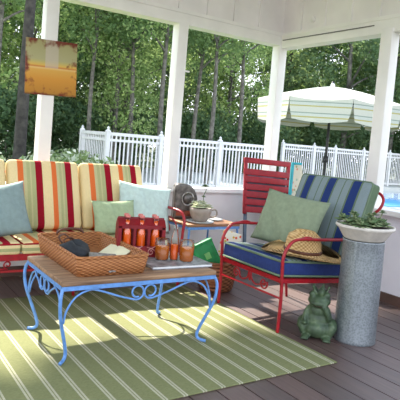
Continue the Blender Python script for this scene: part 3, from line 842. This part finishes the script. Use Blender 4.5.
# cup planter
t = thing('cup_planter', 'grey brown teacup planted with a pale succulent on the side table', 'planter', (2.955, 4.375, SZ))
b = MB(); b.lathe([(0.001, 0), (0.10, 0), (0.135, 0.012), (0.14, 0.018), (0.09, 0.012), (0.001, 0.010)], 28); b.build('saucer', M['plate'], t)
b = MB(); b.lathe([(0.001, 0.012), (0.06, 0.012), (0.066, 0.022), (0.092, 0.055), (0.106, 0.10), (0.110, 0.145), (0.103, 0.145), (0.098, 0.10), (0.06, 0.03), (0.001, 0.03)], 28); b.build('cup', M['ceramic'], t)
b = MB(); b.tube(spl([(0.098, -0.03, 0.12), (0.138, -0.045, 0.13), (0.160, -0.05, 0.10), (0.145, -0.045, 0.065), (0.085, -0.028, 0.05)], 6), 0.009, 8); b.build('handle', M['ceramic'], t)
b = MB(); b.lathe([(0.100, 0.125), (0.06, 0.138), (0.001, 0.14)], 20); b.build('soil', M['soil'], t)
def rosette(b, c, r, n=14, tilt=0.5, layers=3, mat=None):
    for L in range(layers):
        f = 1-L/layers*0.65
        for k in range(int(n*f)+3):
            a = 2*PI*k/(int(n*f)+3)+L*0.4
            el = tilt*(0.15+L*0.55)
            d = Vector((math.cos(a)*math.cos(el), math.sin(a)*math.cos(el), math.sin(el)))
            s = Vector((-math.sin(a), math.cos(a), 0)); up = d.cross(s)*-1
            ln = r*f; w = ln*0.24; th = ln*0.10
            base = Vector(c)+Vector((0, 0, L*r*0.10))
            vs = [base, base+d*ln*0.5+s*w, base+d*ln*0.5-s*w, base+d*ln*0.5+up*th+d*0, base+d*ln*0.5-up*th, base+d*ln+up*th*0.6]
            b.add(vs, [(0, 1, 3), (0, 3, 2), (0, 4, 1), (0, 2, 4), (5, 3, 1), (5, 2, 3), (5, 1, 4), (5, 4, 2)], 0, True, mat)
for q, (px_, py_, r_) in enumerate([(-0.045, -0.03, 0.075), (0.03, 0.035, 0.07), (0.045, -0.045, 0.06), (-0.03, 0.05, 0.06)]):
    b = MB(); rosette(b, (px_, py_, 0.155+0.018*(q % 2)), r_*1.1); b.build('succulent', M['succ_pale'], t)
b = MB(); st = spl([(0.02, 0, 0.14), (0.035, 0.01, 0.20), (0.02, 0.0, 0.26), (0.045, 0, 0.32), (0.03, 0, 0.36)], 5); b.tube(st, 0.004, 6); b.build('stalk', M['stem'], t)
b = MB(); rosette(b, (0.03, 0, 0.35), 0.05, 8); b.build('stalk_leaf', M['succ'], t)
b = MB(); rosette(b, (0.022, 0, 0.25), 0.028, 6); b.build('stalk_leaf', M['succ'], t)
b = MB(); b.lathe([(0.001, 0), (0.055, 0), (0.085, 0.010), (0.09, 0.014), (0.05, 0.008), (0.001, 0.006)], 24)
tag(b.build('small_plate', M['plate'], loc=(3.215, 4.50, SZ)), 'small pale plate right of the teacup on the side table', 'plate')

# ------------------------------------------------------------------ floor basket and contents
fbx, fby = 2.985, 4.07
t = thing('floor_basket', 'round brown wicker basket on the deck behind the armchair front leg', 'basket', (fbx, fby, 0))
b = MB(); b.lathe([(0.001, 0), (0.14, 0), (0.16, 0.02), (0.185, 0.15), (0.195, 0.27), (0.183, 0.27), (0.172, 0.15), (0.145, 0.025), (0.001, 0.02)], 32); b.build('basket_body', M['wick2'], t)
b = MB(); b.tube([(0.189*math.cos(2*PI*k/32), 0.189*math.sin(2*PI*k/32), 0.27) for k in range(32)], 0.012, 8, closed=True); b.build('rim', M['wick2'], t)
t = thing('gift_box', 'green rounded box tilted in the top of the brown wicker basket', 'box', (2.895, 4.015, 0.20), 0, rot=(R(-6), R(-28), R(-24)))
b = MB(); b.rbox((0, 0, 0.14), (0.21, 0.10, 0.26), 0.02, 3); b.build('box_body', M['greenbox'], t)
b = MB(); b.rbox((0, 0, 0.262), (0.216, 0.106, 0.03), 0.012, 2); b.build('lid', M['greenbox'], t)
b = MB(); b.rbox((0.01, -0.0515, 0.14), (0.05, 0.004, 0.06), 0.0015, 1); b.build('printed_label', M['greenprint'], t)
b = MB(); b.rbox((0, 0, 0.13), (0.19, 0.012, 0.26), 0.004, 1)
tag(b.build('floral_magazine', M['floral'], loc=(3.10, 4.10, 0.275), rot=(R(-10), R(14), R(-20))), 'red and yellow flowered magazine standing in the brown wicker basket', 'magazine')

# ------------------------------------------------------------------ folded slat chair in the corner
t = thing('folding_chair', 'folded red slatted wooden chair leaning in the porch corner', 'chair', (3.925, 4.46, 0.0), 0, rot=(R(-12), R(2), R(-13)))
b = MB()
for s in (-1, 1):
    b = MB(); b.rbox((s*0.27, 0, 0.92), (0.04, 0.03, 0.60), 0.006, 1); b.build('side_rail', M['redslat'], t)
b = MB(); b.rbox((0, 0, 1.215), (0.59, 0.034, 0.06), 0.008, 1); b.build('top_rail', M['redslat'], t)
for k in range(6):
    b = MB(); b.rbox((0, -0.022, 1.085-0.083*k), (0.61 if k < 1 else 0.56, 0.016, 0.066), 0.004, 1); b.build('slat', M['redslat'], t)
for s in (-1, 1):
    b = MB(); b.rbox((s*0.24, 0.045, 0.56), (0.035, 0.028, 1.10), 0.005, 1); b.build('leg', M['slate'], t)
b = MB(); b.rbox((0, 0.045, 0.88), (0.44, 0.02, 0.44), 0.006, 1); b.build('folded_seat', M['slate'], t)
t = thing('framed_board', 'narrow faded floral board with teal edge propped right of the red slat chair', 'board', (4.175, 4.36, 0))
b = MB(); b.prism([(-0.09, 0), (0.105, 0), (0.105, 0.95), (0.03, 1.2), (-0.09, 1.2)], 0.02); b.build('board', M['floral2'], t)
b = MB(); b.rbox((-0.088, 0, 0.605), (0.03, 0.03, 1.21), 0.006, 1); b.rbox((-0.03, 0, 1.205), (0.14, 0.03, 0.025), 0.006, 1); b.build('edge_trim', M['teal'], t)

# ------------------------------------------------------------------ armchair
t = thing('garden_armchair', 'red iron armchair with blue and sage striped cushions', 'armchair', (3.05, 3.28, 0))
yl, yr_, xf, xbk = 3.655, 2.905, 2.73, 3.48
for yy in (yl, yr_):
    b = MB(); b.tube(spl([(xf-0.005, yy, 0.0), (xf, yy, 0.25), (xf-0.01, yy, 0.45), (xf-0.012, yy, 0.57), (xf+0.04, yy, 0.66), (xf+0.13, yy, 0.695), (xf+0.4, yy, 0.685), (xbk+0.05, yy, 0.675)], 7), 0.0125, 8)
    b.tube(spl([(xf+0.12, yy, 0.695), (xf+0.20, yy, 0.71), (xf+0.26, yy, 0.70), (xf+0.22, yy, 0.685)], 5), 0.008, 6)
    b.build('arm', M['red'], t, world=True)
    b = MB(); b.tube(spl([(xbk+0.02, yy, 0.0), (xbk-0.02, yy, 0.36), (xbk+0.04, yy, 0.65), (xbk+0.17, yy, 0.98)], 6), 0.0125, 8); b.build('rear_leg', M['red'], t, world=True)
b = MB()
b.box((xf+0.005, (yl+yr_)/2, 0.392), (0.02, yl-yr_, 0.034)); b.box((xbk-0.02, (yl+yr_)/2, 0.340), (0.02, yl-yr_, 0.03))
TM = Matrix.Translation(((xf+xbk)/2, 0, 0.368)) @ Matrix.Rotation(R(4.0), 4, 'Y')
for yy in (yl, yr_): b.box((0, yy, 0), (xbk-xf, 0.02, 0.03), mat=TM)
for k in range(6): b.box((0, yr_+(yl-yr_)*(k+0.5)/6, 0.006), (xbk-xf, 0.03, 0.006), mat=TM)
b.tube([(xf, yl, 0.262), (xf, yr_, 0.262)], 0.008, 6)
b.build('seat_frame', M['red'], t, world=True)
ym = (yl+yr_)/2
for s in (-1, 1):
    b = MB()
    sp1 = spiral((ym+s*0.17, 0.325), 0.008, 0.046, PI/2+PI*(s < 0)-0.6*s, s*1.4, 26)
    b.tube([(xf, u, z) for u, z in sp1], 0.007, 6)
    e = sp1[-1]
    b.tube(spl([(xf, e[0], e[1]), (xf, ym+s*0.09, 0.295), (xf, ym+s*0.03, 0.32), (xf, ym+s*0.012, 0.375)], 5), 0.007, 6)
    b.build('scroll', M['red'], t, world=True)
b = MB(); b.ell((xf, ym, 0.335), (0.006, 0.016, 0.034)); b.build('leaf_ornament', M['red'], t, world=True)
b = MB()
b.tube(spl([(xbk+0.17, yl, 0.97), (xbk+0.19, yl-0.04, 1.04), (xbk+0.20, yl-0.14, 1.07), (xbk+0.20, ym, 1.08), (xbk+0.20, yr_+0.14, 1.07), (xbk+0.19, yr_-0.02, 1.06), (xbk+0.18, yr_-0.085, 1.01), (xbk+0.15, yr_-0.075, 0.93), (xbk+0.12, yr_, 0.86)], 6), 0.012, 8)
b.tube([(xbk, yr_, 0.42), (xbk, yl, 0.42)], 0.010, 6)
for k in range(1, 6): b.tube([(xbk, yr_+(yl-yr_)*k/6, 0.37), (xbk+0.20, yr_+(yl-yr_)*k/6, 1.07)], 0.007, 6)
b.build('back_frame', M['red'], t, world=True)
def rrect(hx_, hy_, r, z, cx_=0, cy_=0, n=5):
    out = []
    for ax_, ay_, a0 in ((hx_-r, hy_-r, 0), (-hx_+r, hy_-r, PI/2), (-hx_+r, -hy_+r, PI), (hx_-r, -hy_+r, 1.5*PI)):
        for q in range(n+1):
            a = a0+PI/2*q/n; out.append((cx_+ax_+r*math.cos(a), cy_+ay_+r*math.sin(a), z))
    return out
scx, scz = 3.095, 0.452; shw, shl, sht = 0.385, 0.362, 0.128
SM = Matrix.Translation((scx, ym, scz)) @ Matrix.Rotation(R(4.5), 4, 'Y')
b = MB(); b.rbox((0, 0, 0), (2*shw, 2*shl, sht), 0.035, 3, mat=SM, puff=0.10, side_mi=1)
sc_o = b.build('seat_cushion', [M['chair_top'], M['chair_side']], t, world=True)
b = MB()
for z in (sht/2-0.012, -sht/2+0.012): b.tube([SM @ Vector(p) for p in rrect(shw-0.002, shl-0.002, 0.035, z)], 0.0085, 8, closed=True)
o = b.build('piping', M['piping'], sc_o); o.data.transform(Matrix.Translation(-Vector(t.location)))
BM = Matrix.Translation((3.49, 3.245, 0.82)) @ Matrix.Rotation(R(-(90-19)), 4, 'Y') @ Matrix.Rotation(R(180), 4, 'Z')
b = MB(); b.rbox((0, 0, 0), (0.66, 0.80, 0.10), 0.03, 3, mat=BM, puff=0.75)
bc_o = b.build('back_cushion', M['chair_fab'], t, world=True)
b = MB()
for z in (-0.04, 0.04): b.tube([BM @ Vector(p) for p in rrect(0.326, 0.396, 0.03, z)], 0.008, 8, closed=True)
o = b.build('piping', M['piping'], bc_o); o.data.transform(Matrix.Translation(-Vector(t.location)))

b = pillow(0.66, 0.47, 0.17)
tag(b.build('throw_pillow', M['pil_green'], loc=(3.165, 3.36, 0.755), rot=(R(-20), R(4), R(-82))), 'sage green pillow leaning on the blue striped armchair cushion', 'pillow')

# straw hat
hatz = scz+sht/2*1.10+0.004
t = thing('straw_hat', 'straw cowboy hat with curled brim resting on the armchair seat', 'hat', (3.05, 3.055, hatz+0.02), 0, rot=(R(5), R(3), R(-50)))
t.scale = (1.2, 1.2, 1.45)
def brimfn(p, a, r):
    k = max(0, (r-0.10)/0.13)
    e = 1.22 if True else 1
    z = p.z + 0.042*k*k*abs(math.sin(a))**1.5 - 0.012*k*abs(math.cos(a))
    return (p.x*e, p.y*0.95, z)
def crownfn(p, a, r):
    q = brimfn(p, a, r); z = q[2]
    if p.z > 0.10 and r < 0.075: z -= 0.028*math.exp(-(q[1]/0.03)**2)
    return (q[0], q[1], z)
prof = [(0.215, 0.004), (0.22, 0.0075), (0.205, 0.011), (0.17, 0.010), (0.13, 0.010), (0.105, 0.014), (0.098, 0.03), (0.093, 0.07), (0.084, 0.105), (0.068, 0.127), (0.04, 0.134), (0.001, 0.134)]
b = MB(); b.lathe(prof, 40, fn=crownfn); b.lathe([(0.22, 0.0075), (0.17, 0.004), (0.12, 0.003), (0.001, 0.003)], 40, fn=brimfn)
b.build('hat_body', M['straw'], t)
b = MB(); b.lathe([(0.1035, 0.016), (0.1025, 0.032), (0.0995, 0.034)], 40, fn=brimfn); b.build('hat_band', M['leather'], t)

# ------------------------------------------------------------------ galvanized column with succulent bowl
pcx, pcy = 3.212, 2.608; ph = 0.745
t = thing('metal_column', 'tall galvanized steel pipe standing on the deck as a pedestal', 'pedestal', (pcx, pcy, 0))
b = MB(); b.lathe([(0.150, 0), (0.152, 0.003), (0.150, 0.02), (0.149, 0.3), (0.148, 0.6), (0.148, ph-0.01), (0.150, ph-0.003), (0.14, ph), (0.138, ph-0.02), (0.138, 0.01)], 40); b.build('pipe', M['galv'], t)
b = MB(); m = Matrix.Rotation(R(200), 4, 'Z'); b.box((0.1485, 0, ph/2), (0.005, 0.018, ph-0.02), mat=m); b.build('seam', M['galv'], t)
t = thing('bowl_planter', 'wide pale bowl of succulents on top of the galvanized column', 'planter', (pcx, pcy, ph))
b = MB(); b.lathe([(0.001, 0.0), (0.135, 0.0), (0.15, 0.012), (0.19, 0.075), (0.205, 0.085), (0.212, 0.095), (0.208, 0.108), (0.195, 0.108), (0.188, 0.09), (0.14, 0.03), (0.001, 0.03)], 40); b.build('bowl', M['bowl'], t)
b = MB(); b.lathe([(0.193, 0.088), (0.12, 0.10), (0.001, 0.105)], 30); b.build('soil', M['soil'], t)
for q in range(15):
    a = q*2.4; rr = 0.165*math.sqrt((q+0.4)/15)
    b = MB(); rosette(b, (rr*math.cos(a), rr*math.sin(a), 0.102+0.012*(q % 3)), 0.055+0.022*((q*7) % 5)/4, 11, 0.9+0.4*(q % 2))
    b.build('succulent', M['succ'], t)
for q in range(5):
    a = q*1.27+0.5; b = MB()
    p0 = (0.08*math.cos(a), 0.08*math.sin(a), 0.1); p1 = (0.11*math.cos(a), 0.11*math.sin(a), 0.165+0.01*q)
    b.tube([p0, p1], 0.004, 5); rosette(b, p1, 0.035, 7, 0.9); rosette(b, tuple((Vector(p0)+Vector(p1))/2), 0.03, 6, 0.7)
    b.build('sprig', M['succ'], t)

# ------------------------------------------------------------------ frog statue
t = thing('frog_statue', 'green stone frog statue wearing a crown, sitting on the deck', 'statue', (2.975, 2.76, 0), R(-48))
t.scale = (0.86, 0.86, 0.92)
b = MB()   # faces -y in its own space
b.ell((0, 0.01, 0.135), (0.118, 0.100, 0.125))                      # belly
b.ell((0, -0.035, 0.075), (0.115, 0.090, 0.075))                    # lap
b.ell((0, -0.005, 0.215), (0.092, 0.078, 0.080))                    # chest
b.ell((0, -0.02, 0.298), (0.098, 0.080, 0.052))                     # head
b.ell((0, -0.066, 0.286), (0.082, 0.048, 0.032))                    # muzzle
for s in (-1, 1):
    b.ell((s*0.060, -0.040, 0.346), (0.030, 0.030, 0.030))          # eyes
    b.tube(spl([(s*0.06, 0.05, 0.08), (s*0.115, 0.01, 0.115), (s*0.118, -0.055, 0.08), (s*0.10, -0.02, 0.03)], 5), [0.05]*5+[0.048]*5+[0.036]*6, 10)
    b.ell((s*0.085, -0.085, 0.020), (0.040, 0.055, 0.020), rot=Matrix.Rotation(R(-12*s), 3, 'Z'))
    for q in (-1, 0, 1):
        b.tube([(s*0.088+q*0.012, -0.11, 0.018), (s*0.092+q*0.026, -0.148, 0.013)], [0.013, 0.011], 6)
# arm resting on the knee, other arm bent to the chin
b.tube(spl([(-0.07, -0.01, 0.235), (-0.105, -0.04, 0.18), (-0.10, -0.075, 0.13)], 5), [0.026]*4+[0.022]*4+[0.02]*3, 8)
b.ell((-0.10, -0.085, 0.125), (0.024, 0.026, 0.014))
b.tube(spl([(0.07, -0.01, 0.235), (0.098, -0.055, 0.165), (0.075, -0.085, 0.215), (0.05, -0.092, 0.255)], 5), [0.026]*5+[0.022]*5+[0.02]*6, 8)
b.ell((0.045, -0.095, 0.262), (0.022, 0.018, 0.022))
o = b.build('frog_body', M['frog'], t)
rm = o.modifiers.new('weld', 'REMESH'); rm.mode = 'VOXEL'; rm.voxel_size = 0.0065; rm.use_smooth_shade = True
sm = o.modifiers.new('soft', 'SMOOTH'); sm.factor = 0.5; sm.iterations = 4
b = MB()
n_ = 40; vs = []; fs = []
for k in range(n_):
    a = 2*PI*k/n_; sp = 0.035*abs(math.cos(a*2.5))**1.5
    for (r_, z_) in ((0.056, 0.330), (0.062+sp*0.3, 0.368+sp*1.0), (0.052+sp*0.3, 0.366+sp*1.0), (0.046, 0.330)): vs.append((r_*math.cos(a), -0.005+r_*math.sin(a), z_))
for k in range(n_):
    for q in range(4): fs.append((k*4+q, ((k+1) % n_)*4+q, ((k+1) % n_)*4+(q+1) % 4, k*4+(q+1) % 4))
b.add(vs, fs)
for k in range(5):
    a = 2*PI*k/5; b.ell((0.072*math.cos(a), -0.005+0.072*math.sin(a), 0.405), (0.011, 0.011, 0.011), 8, 6)
b.build('crown', M['frog'], t)
b = MB(); b.tube(spl([(-0.062, -0.083, 0.284), (-0.03, -0.104, 0.272), (0, -0.109, 0.268), (0.03, -0.104, 0.272), (0.062, -0.083, 0.284)], 5), 0.0035, 5); b.build('mouth', M['soil'], t)

# small fittings
b = MB(); m = Matrix.Translation((XR-0.003, 4.50, 2.80)) @ Matrix.Rotation(R(-90), 4, 'Y')
b.lathe([(0.001, 0.03), (0.02, 0.028), (0.03, 0.018), (0.032, 0.0)], 18, mat=m)
tag(b.build('wall_button', M['board']), 'small round white cap on the boards above the right opening', 'fitting')
b = MB(); b.rbox((0, 0, 0), (0.06, 0.02, 0.018), 0.004, 1)
tag(b.build('wall_latch', M['white'], loc=(3.03, PY+0.03, 2.08)), 'small white latch on the right side of the middle back post', 'latch')

# ------------------------------------------------------------------ light
w = bpy.data.worlds.new('sky'); sc.world = w; w.use_nodes = True
nt = w.node_tree; bg = nt.nodes['Background']
tcn = nt.nodes.new('ShaderNodeTexCoord'); sep = nt.nodes.new('ShaderNodeSeparateXYZ'); rp = nt.nodes.new('ShaderNodeValToRGB')
nt.links.new(tcn.outputs['Generated'], sep.inputs[0]); nt.links.new(sep.outputs[2], rp.inputs[0])
e = rp.color_ramp; e.elements[0].position = 0.0; e.elements[0].color = lin((246, 249, 255)); e.elements[1].position = 0.9; e.elements[1].color = lin((196, 220, 250))
nt.links.new(rp.outputs[0], bg.inputs[0]); bg.inputs[1].default_value = 1.75
sd = bpy.data.lights.new('sun', 'SUN'); sd.energy = 10.0; sd.angle = R(0.9); sd.color = (1.0, 0.94, 0.82)
so = bpy.data.objects.new('sun', sd); col.objects.link(so)
el = R(42.5); az = R(-3)   # azimuth measured from +y towards +x
dirv = Vector((math.sin(az)*math.cos(el), math.cos(az)*math.cos(el), math.sin(el)))
so.rotation_euler = dirv.to_track_quat('Z', 'Y').to_euler(); so.location = (6, 20, 18)

# ------------------------------------------------------------------ camera
A, B, C, F, CY, H = 0.5878, -0.0637, 0.0822, 547.15, 177.3, 1.35
f = Vector((math.sin(A)*math.cos(B), math.cos(A)*math.cos(B), math.sin(B))); r = Vector((math.cos(A), -math.sin(A), 0)); u = r.cross(f)
r2 = math.cos(C)*r + math.sin(C)*u; u2 = -math.sin(C)*r + math.cos(C)*u
cd = bpy.data.cameras.new('camera'); co = bpy.data.objects.new('camera', cd); col.objects.link(co)
co.matrix_world = Matrix(((r2.x, u2.x, -f.x, 0), (r2.y, u2.y, -f.y, 0), (r2.z, u2.z, -f.z, H), (0, 0, 0, 1)))
cd.sensor_width = 36; cd.lens = F/400*36; cd.shift_y = (CY-200)/400; cd.clip_end = 300
sc.camera = co
sc.view_settings.view_transform = 'Standard'
sc.view_settings.look = 'None'
sc.cycles.transparent_max_bounces = 24
sc.view_settings.exposure = 0.75
